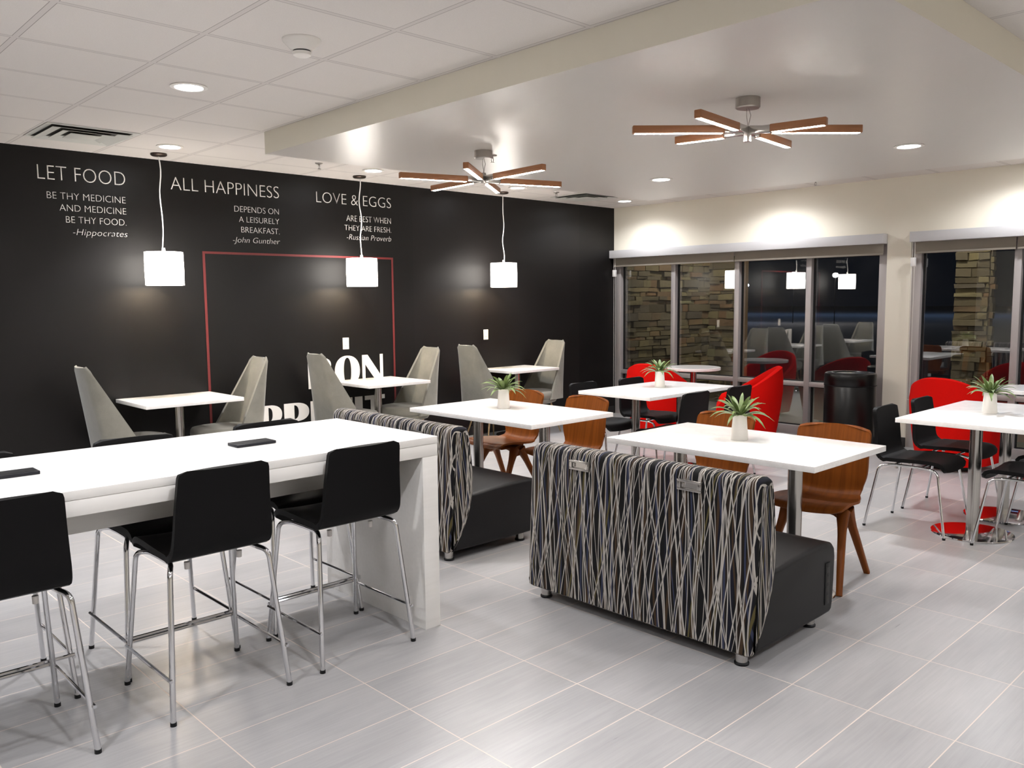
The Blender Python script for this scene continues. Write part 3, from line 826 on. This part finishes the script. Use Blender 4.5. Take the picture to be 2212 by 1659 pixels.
# ------------------------------------------------------------------ moulded black seats: stools and chairs
def shell_fn(h, wide=0.40):
    prof = [(0.225, h-0.055), (0.215, h-0.022), (0.175, h-0.003), (0.06, h), (-0.08, h-0.006), (-0.150, h-0.004), (-0.190, h+0.022), (-0.208, h+0.070), (-0.226, h+0.20), (-0.246, h+0.335)]
    prof = [(0, a, c) for a, c in prof]
    def fn(u, v):
        p = poly_interp(prof, v)
        w = wide/2
        if v > 0.55: w *= 1.0-0.13*(v-0.55)/0.45
        if v < 0.3: w *= 1.0-0.05*(0.3-v)/0.3
        d = (1-v)*0.80
        if d < 0.032: w -= 0.032-math.sqrt(max(0, 0.032**2-(0.032-d)**2))
        d = v*0.80
        if d < 0.03: w -= 0.03-math.sqrt(max(0, 0.03**2-(0.03-d)**2))
        y, z = p.y, p.z
        if v > 0.62: y += 0.010*(u*u)*min(1, (v-0.62)/0.2)
        elif v < 0.5: z += 0.010*u*u
        return (u*w, y, z)
    return fn
def make_seat(name, label, cat, h, stool, loc, rz, group):
    t = thing(name, label, cat, loc, rz, group)
    f = shell_fn(h-0.012)
    bm = B(); sheet(bm, f, 14, 18, 0.024, 0.0, 0.56); link('seat', bm, M_leather, t, 60)
    bm = B(); sheet(bm, f, 14, 20, 0.024, 0.56, 1.0); link('backrest', bm, M_leather, t, 60)
    zr = h-0.044
    fx, fy, ry = (0.235, 0.235, 0.235) if stool else (0.232, 0.255, 0.255)
    r = 0.0105 if stool else 0.0085
    for s in (-1, 1):
        for e, yy in ((1, fy), (-1, -ry)):
            pts = bend([(s*0.165, 0.0, zr), (s*0.168, e*0.115, zr), (s*(0.196 if stool else 0.190), e*(0.172 if stool else 0.185), zr-0.012), (s*fx, yy, 0.012)], 0.055, 8)
            bm = B(); tube(bm, pts, r, 10); lg = link('leg', bm, M_chrome, t, 60)
            bm = B(); tube(bm, [(s*fx, yy, 0.0), (s*fx, yy, 0.014)], r+0.0015, 10); link('foot_cap', bm, M_rubber, lg)
        bm = B(); lathe(bm, [(0, zr-0.035), (0.010, zr-0.035), (0.011, zr-0.008), (0, zr-0.008)], 12, (s*0.105, -0.105, 0)); link('spacer', bm, M_clear, t)
    bm = B(); tube(bm, [(-0.166, 0.085, zr+0.006), (0.166, 0.085, zr+0.006)], r*0.8, 8); tube(bm, [(-0.166, -0.085, zr+0.006), (0.166, -0.085, zr+0.006)], r*0.8, 8); link('seat_frame', bm, M_chrome, t)
    if stool:
        def at(s, e, z): 
            k = (zr-0.012-z)/(zr-0.024)
            return Vector((s*(0.196+(fx-0.196)*k), e*(0.172+(fy-0.172)*k), z))
        bm = B(); tube(bm, [at(-1, 1, 0.175)+Vector((-0.012, 0.012, 0)), at(1, 1, 0.175)+Vector((0.012, 0.012, 0))], 0.0075, 8); link('footrest', bm, M_chrome, t)
        for s in (-1, 1):
            bm = B(); tube(bm, [at(s, 1, 0.165)+Vector((s*0.010, 0.012, 0)), at(s, -1, 0.165)+Vector((s*0.010, -0.016, 0))], 0.0065, 8); link('stretcher', bm, M_chrome, t)
    return t
ST = 'black counter stools around the white counter table'
near = [(-1.055, 'black stool on the near side of the counter table, closest to its panel leg'),
        (-1.678, 'middle black stool of the three on the near side of the counter table'),
        (-2.408, 'black stool cut by the left photo edge, near side of the counter table')]
far = [(-1.010, 'black stool on the far side of the counter table, nearest the striped benches'),
       (-1.665, 'middle black stool on the far side of the counter table, before a grey chair'),
       (-2.330, 'black stool on the far side of the counter table at the left photo edge')]
stool0 = None
for y, lab in near:
    if stool0 is None: stool0 = make_seat('counter_stool', lab, 'stool', 0.612, True, (-0.438, y, 0), PI/2, ST)
    else: dup(stool0, (-0.438, y, 0), PI/2, lab)
for y, lab in far: dup(stool0, (-0.928, y, 0), -PI/2, lab)

chair0 = make_seat('dining_chair', 'black side chair at the right table, in front of the cream pier', 'chair', 0.475, False, (0.655, 2.760, 0), -PI/2, 'black side chairs')
dup(chair0, (0.655, 3.405, 0), -PI/2, 'black side chair at the right table, in front of the rightmost red armchair')
dup(chair0, (1.325, 2.770, 0), PI/2, 'black side chair cut by the right photo edge, near side of the right table')
dup(chair0, (1.325, 3.440, 0), PI/2, 'black side chair cut by the right photo edge, behind another one at the right table')
dup(chair0, (-1.985, 2.62, 0), -PI/2, 'black side chair at the far dining table, seen against the black wall end')
dup(chair0, (-1.945, 3.26, 0), -PI/2, 'black side chair overlapping the leftmost red armchair, beyond the far dining table')
dup(chair0, (-1.250, 2.62, 0), PI/2, 'left of two black chairs on the near side of the far dining table')
dup(chair0, (-1.250, 3.27, 0), PI/2, 'black side chair overlapping the middle red armchair, near side of far dining table')

# ------------------------------------------------------------------ walnut chairs
def make_wood(label, loc, rz):
    t = thing('wooden_chair', label, 'chair', loc, rz, 'walnut chairs')
    prof = [(0, 0.225, 0.415), (0, 0.205, 0.442), (0, 0.10, 0.445), (0, -0.05, 0.432), (0, -0.130, 0.428), (0, -0.178, 0.448), (0, -0.200, 0.495), (0, -0.235, 0.65), (0, -0.285, 0.825)]
    def fn(u, v):
        p = poly_interp(prof, v); w = 0.205
        if v < 0.5: w = 0.215
        if 0.30 < v < 0.72: w -= 0.030*math.sin((v-0.30)/0.42*PI)**2
        d = (1-v)*0.86
        if d < 0.06: w -= 0.05*(1-math.sqrt(max(0, 1-(1-d/0.06)**2)))
        d = v*0.86
        if d < 0.06: w -= 0.05*(1-math.sqrt(max(0, 1-(1-d/0.06)**2)))
        y, z = p.y, p.z
        if v > 0.55: y += 0.040*u*u*min(1, (v-0.55)/0.25); z -= 0.012*u*u*max(0, (v-0.85)/0.15)
        else: z += 0.012*u*u
        return (u*w, y, z)
    bm = B(); sheet(bm, fn, 16, 20, 0.014, 0.0, 0.50); link('seat', bm, M_walnut, t, 60)
    bm = B(); sheet(bm, fn, 16, 22, 0.014, 0.50, 1.0); link('backrest', bm, M_walnut, t, 60)
    for s in (-1, 1):
        for e in (1, -1):
            pts = [Vector((s*0.150, e*0.030, 0.400)).lerp(Vector((s*0.208, e*0.235, 0.0)), q/14) for q in range(15)]
            n = len(pts); zt = pts[0].z; rr = [0.0150+0.0065*min(1, p.z/0.33)+0.014*max(0.0, (p.z-0.29)/0.11)**1.5 for p in pts]
            bm = B(); tube(bm, pts, rr, 12, 1.0, 0.9, square=True); link('leg', bm, M_walnut, t, 50)
    bm = B(); tube(bm, [(x, 0, 0.398-0.020*min(1, abs(x)/0.155)**2) for x in (-0.155, -0.13, -0.10, -0.05, 0, 0.05, 0.10, 0.13, 0.155)], [0.048, 0.040, 0.030, 0.024, 0.022, 0.024, 0.030, 0.040, 0.048], 12, 0.75, 0.9, square=True); box(bm, -0.10, 0.10, -0.12, 0.12, 0.392, 0.424, 0.008); link('seat_support', bm, M_walnut, t)
    return t
wood0 = make_wood('brown bent-plywood chair at the right end of the near white booth table', (0.665, 1.300, 0), PI+math.radians(7))
dup(wood0, (-0.085, 1.330, 0), PI, 'brown bent-plywood chair half hidden behind the plant on the near booth table')
dup(wood0, (-1.325, 1.420, 0), PI, 'brown bent-plywood chair at the right end of the second booth table')
dup(wood0, (-1.985, 1.420, 0), PI, 'brown bent-plywood chair behind the plant on the second booth table')

# ------------------------------------------------------------------ tables
def rect_table(label, cat, x0, x1, y0, y1, cols, name='dining_table', group=None, br=0.245):
    cx, cy = (x0+x1)/2, (y0+y1)/2
    t = thing(name, label, cat, (cx, cy, 0), 0, group)
    bm = B(); box(bm, x0-cx, x1-cx, y0-cy, y1-cy, 0.731, 0.761, 0.002); link('tabletop', bm, M_quartz, t)
    for px_, py_ in cols:
        bm = B(); lathe(bm, [(0, 0.012), (0.0375, 0.012), (0.0375, 0.722), (0, 0.722)], 32, (px_-cx, py_-cy, 0)); link('column', bm, M_steel, t)
        bm = B(); lathe(bm, [(0, 0.0), (br-0.003, 0.0), (br, 0.004), (br-0.003, 0.010), (br*0.78, 0.016), (0.05, 0.022), (0, 0.022)], 56, (px_-cx, py_-cy, 0)); link('base', bm, M_chrome, t, 50)
        bm = B(); box(bm, px_-cx-0.12, px_-cx+0.12, py_-cy-0.12, py_-cy+0.12, 0.720, 0.7305, 0.002); link('top_plate', bm, M_rubber, t)
    return t
rect_table('white rectangular booth table behind the near striped bench, with a potted plant', 'table', -0.262, 0.985, 0.615, 1.408, [(-0.03, 1.0), (0.69, 1.0)], br=0.212)
rect_table('white rectangular booth table behind the farther striped bench, with a potted plant', 'table', -2.175, -0.905, 0.648, 1.452, [(-1.87, 1.05), (-1.18, 1.05)], br=0.212)
rect_table('white rectangular dining table with black chairs in front of two red armchairs', 'table', -2.02, -1.255, 2.333, 3.560, [(-1.64, 2.645), (-1.64, 3.30)])
rect_table('white rectangular dining table with black chairs at the right photo edge', 'table', 0.601, 1.366, 2.478, 3.762, [(0.98, 2.823), (0.98, 3.44)])
rect_table('white square table against the black wall under the left pendant', 'table', -4.440, -3.768, -0.668, 0.128, [(-4.10, -0.287)])
rect_table('white square table against the black wall in front of the big lettering', 'table', -4.440, -3.765, 1.365, 2.088, [(-4.10, 1.690)])
rect_table('white square table against the black wall under the right pendant', 'table', -4.440, -3.866, 3.320, 4.062, [(-4.10, 3.60)])
def round_table(x, y, label):
    t = thing('round_table', label, 'table', (x, y, 0))
    bm = B(); lathe(bm, [(0, 0.727), (0.300, 0.727), (0.305, 0.731), (0.305, 0.757), (0.301, 0.760), (0, 0.760)], 64); link('tabletop', bm, M_quartz, t)
    bm = B(); lathe(bm, [(0, 0.012), (0.0375, 0.012), (0.0375, 0.727), (0, 0.727)], 32); link('column', bm, M_steel, t)
    bm = B(); lathe(bm, [(0, 0.0), (0.215, 0.0), (0.218, 0.004), (0.215, 0.010), (0.17, 0.016), (0.05, 0.022), (0, 0.022)], 56); link('base', bm, M_chrome, t, 50)
round_table(-2.72, 5.09, 'small white round table between two red armchairs by the first window')
round_table(0.72, 5.02, 'small white round table cut by the right photo edge, beside a red armchair')

# ------------------------------------------------------------------ striped benches
BACK = [(-0.036, 0.070), (-0.034, 0.20), (-0.028, 0.35), (-0.018, 0.52), (-0.006, 0.70), (0.000, 0.765), (0.012, 0.792), (0.036, 0.805), (0.075, 0.808), (0.112, 0.803), (0.134, 0.790), (0.146, 0.765),
        (0.160, 0.68), (0.172, 0.58), (0.178, 0.49), (0.172, 0.40), (0.152, 0.31), (0.118, 0.22), (0.076, 0.145), (0.036, 0.090), (0.010, 0.066), (-0.022, 0.060)]
SEATP = [(0.03, 0.062), (0.30, 0.060), (0.60, 0.060), (0.690, 0.062), (0.712, 0.075), (0.722, 0.11), (0.732, 0.22), (0.736, 0.33), (0.728, 0.372), (0.702, 0.398), (0.64, 0.408), (0.50, 0.408), (0.34, 0.402), (0.20, 0.392), (0.12, 0.385), (0.05, 0.20)]
def bench(cx, y0, label, socket):
    t = thing('booth_bench', label, 'bench', (cx, y0, 0), 0, 'striped booth benches')
    bm = B(); hull_extrude(bm, BACK, -0.655, 0.655, 0.035, 6)
    link('backrest', bm, M_stick, t, 50)
    bm = B(); hull_extrude(bm, SEATP, -0.645, 0.645, 0.022, 5, uv=False); link('seat', bm, M_seat, t, 50)
    for hx in (-0.308, 0.330):
        yb = -0.003
        bm = B()
        for q in ((-0.062, 0.062, 0.750, 0.760), (-0.062, 0.062, 0.712, 0.722), (-0.062, -0.044, 0.722, 0.750), (0.044, 0.062, 0.722, 0.750)): box(bm, hx+q[0], hx+q[1], yb-0.014, yb+0.010, q[2], q[3], 0.0015)
        h = link('handle', bm, M_steel, t)
        bm = B(); box(bm, hx-0.044, hx+0.044, yb-0.004, yb+0.008, 0.722, 0.750); box(bm, hx-0.040, hx-0.030, yb-0.010, yb-0.002, 0.726, 0.746, 0.002); link('recess', bm, M_steel, h)
    for sx in (-1, 1):
        for ly in (0.03, 0.62):
            bm = B(); lathe(bm, [(0, 0.012), (0.026, 0.012), (0.028, 0.066), (0, 0.066)], 24, (sx*0.575, ly, 0)); lg = link('leg', bm, M_steel, t)
            bm = B(); lathe(bm, [(0, 0.0), (0.031, 0.0), (0.032, 0.008), (0.028, 0.013), (0, 0.013)], 24, (sx*0.575, ly, 0)); link('glide', bm, M_rubber, lg)
    if socket:
        bm = B(); box(bm, 0.6445, 0.6485, 0.628, 0.672, 0.115, 0.315, 0.002); s = link('power_socket', bm, M_rubber, t)
        bm = B()
        for k in range(4): box(bm, 0.648, 0.6495, 0.636, 0.664, 0.130+k*0.045, 0.160+k*0.045, 0.001)
        link('socket_face', bm, M_slot, s)
    return t
bench(0.400, -0.005, 'bench with stick pattern back and two metal handles, nearest the camera', True)
bench(-1.595, 0.030, 'upholstered bench with stick pattern back, half hidden behind the counter table end', False)

# ------------------------------------------------------------------ grey wing chairs
def make_grey(label, loc, rz):
    t = thing('high_back_chair', label, 'chair', loc, rz, 'grey high-back chairs along the black wall')
    def fn(u, v):
        z = 0.40+0.665*v
        w = 0.255-0.118*v**0.9
        yr = -0.185-0.120*v
        d = 0.235*(1-v)**1.0+0.010
        dz = (1-v)*0.665
        if dz < 0.03: w -= 0.03-math.sqrt(max(0, 0.0009-(0.03-dz)**2))
        a = abs(u)
        fl = 0.42
        if a < fl: x = w*0.80*a/fl; y = yr+0.012*(a/fl)**2
        else:
            s = (a-fl)/(1-fl); x = w*(0.80+0.20*math.sin(s*PI/2)**0.8); y = yr+0.012+d*s**1.25
        return (math.copysign(x, u) if u else 0.0, y, z)
    bm = B(); sheet(bm, fn, 24, 22, 0.030); link('backrest', bm, M_grey, t, 60)
    bm = B()
    pr = [(-0.225, 0.0)]
    def ring(s, z): return [(s*0.245*math.copysign(abs(math.cos(a))**0.75, math.cos(a)), 0.075+s*0.255*math.copysign(abs(math.sin(a))**0.8, math.sin(a)), z) for a in [2*PI*k/36 for k in range(36)]]
    def stack(bm, lv):
        rs = [[bm.verts.new(p) for p in ring(s, z)] for s, z in lv]
        for a, c in zip(rs, rs[1:]):
            for k in range(36): bm.faces.new((a[k], a[(k+1) % 36], c[(k+1) % 36], c[k]))
        bm.faces.new(rs[0][::-1]); bm.faces.new(rs[-1])
    stack(bm, [(0.93, 0.405), (0.985, 0.415), (1.0, 0.440), (0.985, 0.470), (0.94, 0.488), (0.80, 0.496)]); link('seat_cushion', bm, M_grey, t, 60)
    bm = B(); stack(bm, [(0.70, 0.345), (0.90, 0.365), (0.97, 0.395), (0.95, 0.404)]); link('seat_base', bm, M_grey, t, 60)
    for s in (-1, 1):
        for yt, yf in ((0.20, 0.27), (-0.06, -0.16)):
            bm = B(); tube(bm, [(s*0.13, yt, 0.352), (s*0.155, (yt+yf)/2, 0.17), (s*0.19, yf, 0.0)], [0.013, 0.011, 0.007], 10); link('leg', bm, M_brass, t)
    return t
g0 = make_grey('tall grey upholstered chair seen from behind, left end of the black wall', (-4.08, -0.735, 0), 0)
dup(g0, (-4.08, 0.150, 0), PI, 'tall grey upholstered chair facing the camera side, right of the left wall table')
dup(g0, (-4.08, 1.275, 0), 0, 'tall grey upholstered chair seen from behind, covering the B of the white lettering')
dup(g0, (-4.08, 2.060, 0), PI, 'tall grey upholstered chair just right of the red outline')
dup(g0, (-4.08, 3.115, 0), 0, 'tall grey upholstered chair seen from behind, left of the far wall table')
dup(g0, (-4.08, 3.945, 0), PI, 'tall grey upholstered chair farthest right along the black wall')

# ------------------------------------------------------------------ red tub chairs
def make_tub(label, loc, rz):
    t = thing('tub_armchair', label, 'armchair', loc, rz, 'red tub armchairs by the windows')
    A, F = 0.375, 0.27
    def path(s):            # s -1..1 round the back, right arm tip to left arm tip; returns point, outward normal
        LA = F+0.02; LS = PI*A*0.97; tot = 2*LA+LS
        d = (s+1)/2*tot
        if d < LA: return Vector((A, F-d)), Vector((1, 0))
        if d > LA+LS: return Vector((-A, -0.02+(d-LA-LS))), Vector((-1, 0))
        a = (d-LA)/LS*PI
        return Vector((A*math.cos(a), -0.02-A*0.97*math.sin(a))), Vector((math.cos(a), -math.sin(a)))
    n = 56
    bm = B(); rings = []
    TH = 0.075
    for k in range(n+1):
        s = -1+2*k/n; p, nn = path(s)
        q = 1-abs(s)
        top = 0.50+0.335*(0.5-0.5*math.cos(PI*min(1, q/0.97)))**0.78
        if q < 0.07: top -= 0.05*(1-math.sqrt(max(0, 1-(1-q/0.07)**2)))
        sec = []
        for f in (0.0, 0.2, 0.45, 0.7, 0.9): 
            z = 0.055+(top-0.04-0.055)*f; sh = 0.80+0.20*min(1, (z-0.05)/0.5)**0.8
            sec.append((p*sh, z))
        for a in (0.25, 0.5, 0.75): 
            ang = PI*a
            sec.append((p-nn*TH*0.5*(1-math.cos(ang)), top-0.04+0.04*math.sin(ang)))
        for f in (0.9, 0.5, 0.0):
            z = 0.30+(top-0.04-0.30)*f; sh = 0.80+0.20*min(1, (z-0.05)/0.5)**0.8
            sec.append((p*sh-nn*TH, z))
        rings.append([bm.verts.new((v.x, v.y, z)) for v, z in sec])
    m = len(rings[0])
    for a, c in zip(rings, rings[1:]):
        for k in range(m): bm.faces.new((a[k], a[(k+1) % m], c[(k+1) % m], c[k]))
    bm.faces.new(rings[0]); bm.faces.new(rings[-1][::-1])
    link('shell', bm, M_red, t, 60)
    def lay(bm, lv):
        rs = []
        for sc, z, fy in lv:
            ring = [Vector((0, 0))]
            pts = [path(-0.97+1.94*k/30)[0]*sc for k in range(31)]
            pts += [Vector((x, fy)) for x in [(-0.30+0.60*k/6)*sc/0.8 for k in range(7)]]
            rs.append([bm.verts.new((p.x, min(p.y, fy), z)) for p in pts])
        N = len(rs[0])
        for a, c in zip(rs, rs[1:]):
            for k in range(N): bm.faces.new((a[k], a[(k+1) % N], c[(k+1) % N], c[k]))
        bm.faces.new(rs[0][::-1]); bm.faces.new(rs[-1])
    bm = B(); lay(bm, [(0.76, 0.06, 0.235), (0.79, 0.18, 0.255), (0.80, 0.34, 0.285), (0.80, 0.40, 0.290), (0.78, 0.425, 0.275), (0.70, 0.435, 0.24)]); link('seat_cushion', bm, M_red, t, 50)
    bm = B(); lathe(bm, [(0, 0.0), (0.195, 0.0), (0.20, 0.006), (0.20, 0.050), (0.19, 0.058), (0, 0.058)], 40); link('plinth', bm, M_rubber, t)
    return t
red0 = make_tub('red tub armchair seen from behind, left of the round table by the first window', (-2.90, 4.70, 0), math.radians(8))
dup(red0, (-1.88, 4.80, 0), math.radians(122), 'red tub armchair turned sideways, between the round table and the trash can')
dup(red0, (0.12, 5.02, 0), math.radians(-6), 'red tub armchair seen from behind, in front of the window right of the cream pier')

# ------------------------------------------------------------------ trash can
t = thing('trash_can', 'round black trash can standing by the cream pier under the first window', 'trash can', (-1.005, 5.36, 0))
bm = B(); lathe(bm, [(0, 0.0), (0.235, 0.0), (0.240, 0.006), (0.250, 0.020), (0.250, 0.640), (0.246, 0.648), (0, 0.648)], 56); link('body', bm, M_trash, t)
bm = B(); lathe(bm, [(0, 0.650), (0.248, 0.650), (0.252, 0.656), (0.252, 0.752), (0.246, 0.768), (0.230, 0.776), (0.180, 0.778), (0.172, 0.772), (0.165, 0.760), (0, 0.758)], 56); link('lid', bm, M_trash, t)
bm = B(); lathe(bm, [(0.2495, 0.644), (0.2545, 0.646), (0.2545, 0.654), (0.2495, 0.656), (0.2495, 0.644)], 56); link('rim_band', bm, M_rubber, t)
bm = B(); lathe(bm, [(0, 0.7585), (0.150, 0.7585), (0.140, 0.768), (0, 0.772)], 40); link('swing_flap', bm, M_trash, t)

# ------------------------------------------------------------------ potted plants
def make_plant(label, x, y, seed, first=None):
    t = thing('potted_plant', label, 'plant', (x, y, 0.761), 0, 'potted plants on the tables')
    bm = B(); lathe(bm, [(0, 0.0005), (0.045, 0.0005), (0.047, 0.004), (0.037, 0.138), (0.036, 0.141), (0.032, 0.139), (0.033, 0.122), (0, 0.120)], 36); v = link('vase', bm, M_vase, t)
    bm = B(); lathe(bm, [(0, 0.121), (0.032, 0.121), (0.028, 0.128), (0, 0.130)], 24); link('soil', bm, M_soil, t)
    rnd = random.Random(seed); bm = B()
    N = 30
    for k in range(N):
        a = k*2.399+rnd.uniform(-.3, .3); f = k/N
        ln = 0.17*(1-0.25*abs(f-0.4))*rnd.uniform(0.8, 1.12); rise = 0.25+1.05*f
        w = 0.0145*rnd.uniform(0.8, 1.2)
        d = Vector((math.cos(a), math.sin(a), 0)); sd = Vector((-d.y, d.x, 0))
        rows = []
        for q in range(8):
            s = q/7
            p = Vector((0, 0, 0.128))+d*(0.006+ln*math.cos(rise*0.9)*(s+0.12*s*s))+Vector((0, 0, ln*(math.sin(rise)*s-0.42*(1.25-f)*s*s*s)))
            ww = w*(0.55+1.2*s)*(1-s**2.2)+0.0004
            rows.append((p, ww))
        vs = []
        for p, ww in rows: vs.append([bm.verts.new(p+sd*ww+Vector((0, 0, ww*0.4))), bm.verts.new(p), bm.verts.new(p-sd*ww+Vector((0, 0, ww*0.4))), bm.verts.new(p-Vector((0, 0, 0.0012)))])
        for A_, B_ in zip(vs, vs[1:]):
            for i in range(4): bm.faces.new((A_[i], A_[(i+1) % 4], B_[(i+1) % 4], B_[i]))
        bm.faces.new(vs[0][::-1]); bm.faces.new(vs[-1])
    link('foliage', bm, M_leaf, t, 60)
make_plant('spiky green plant in a white vase on the near booth table', 0.326, 1.052, 1)
make_plant('spiky green plant in a white vase on the second booth table', -1.639, 1.096, 2)
make_plant('spiky green plant in a white vase on the far dining table before the red armchair', -1.685, 3.044, 3)
make_plant('spiky green plant in a white vase on the right dining table', 0.966, 3.107, 4)
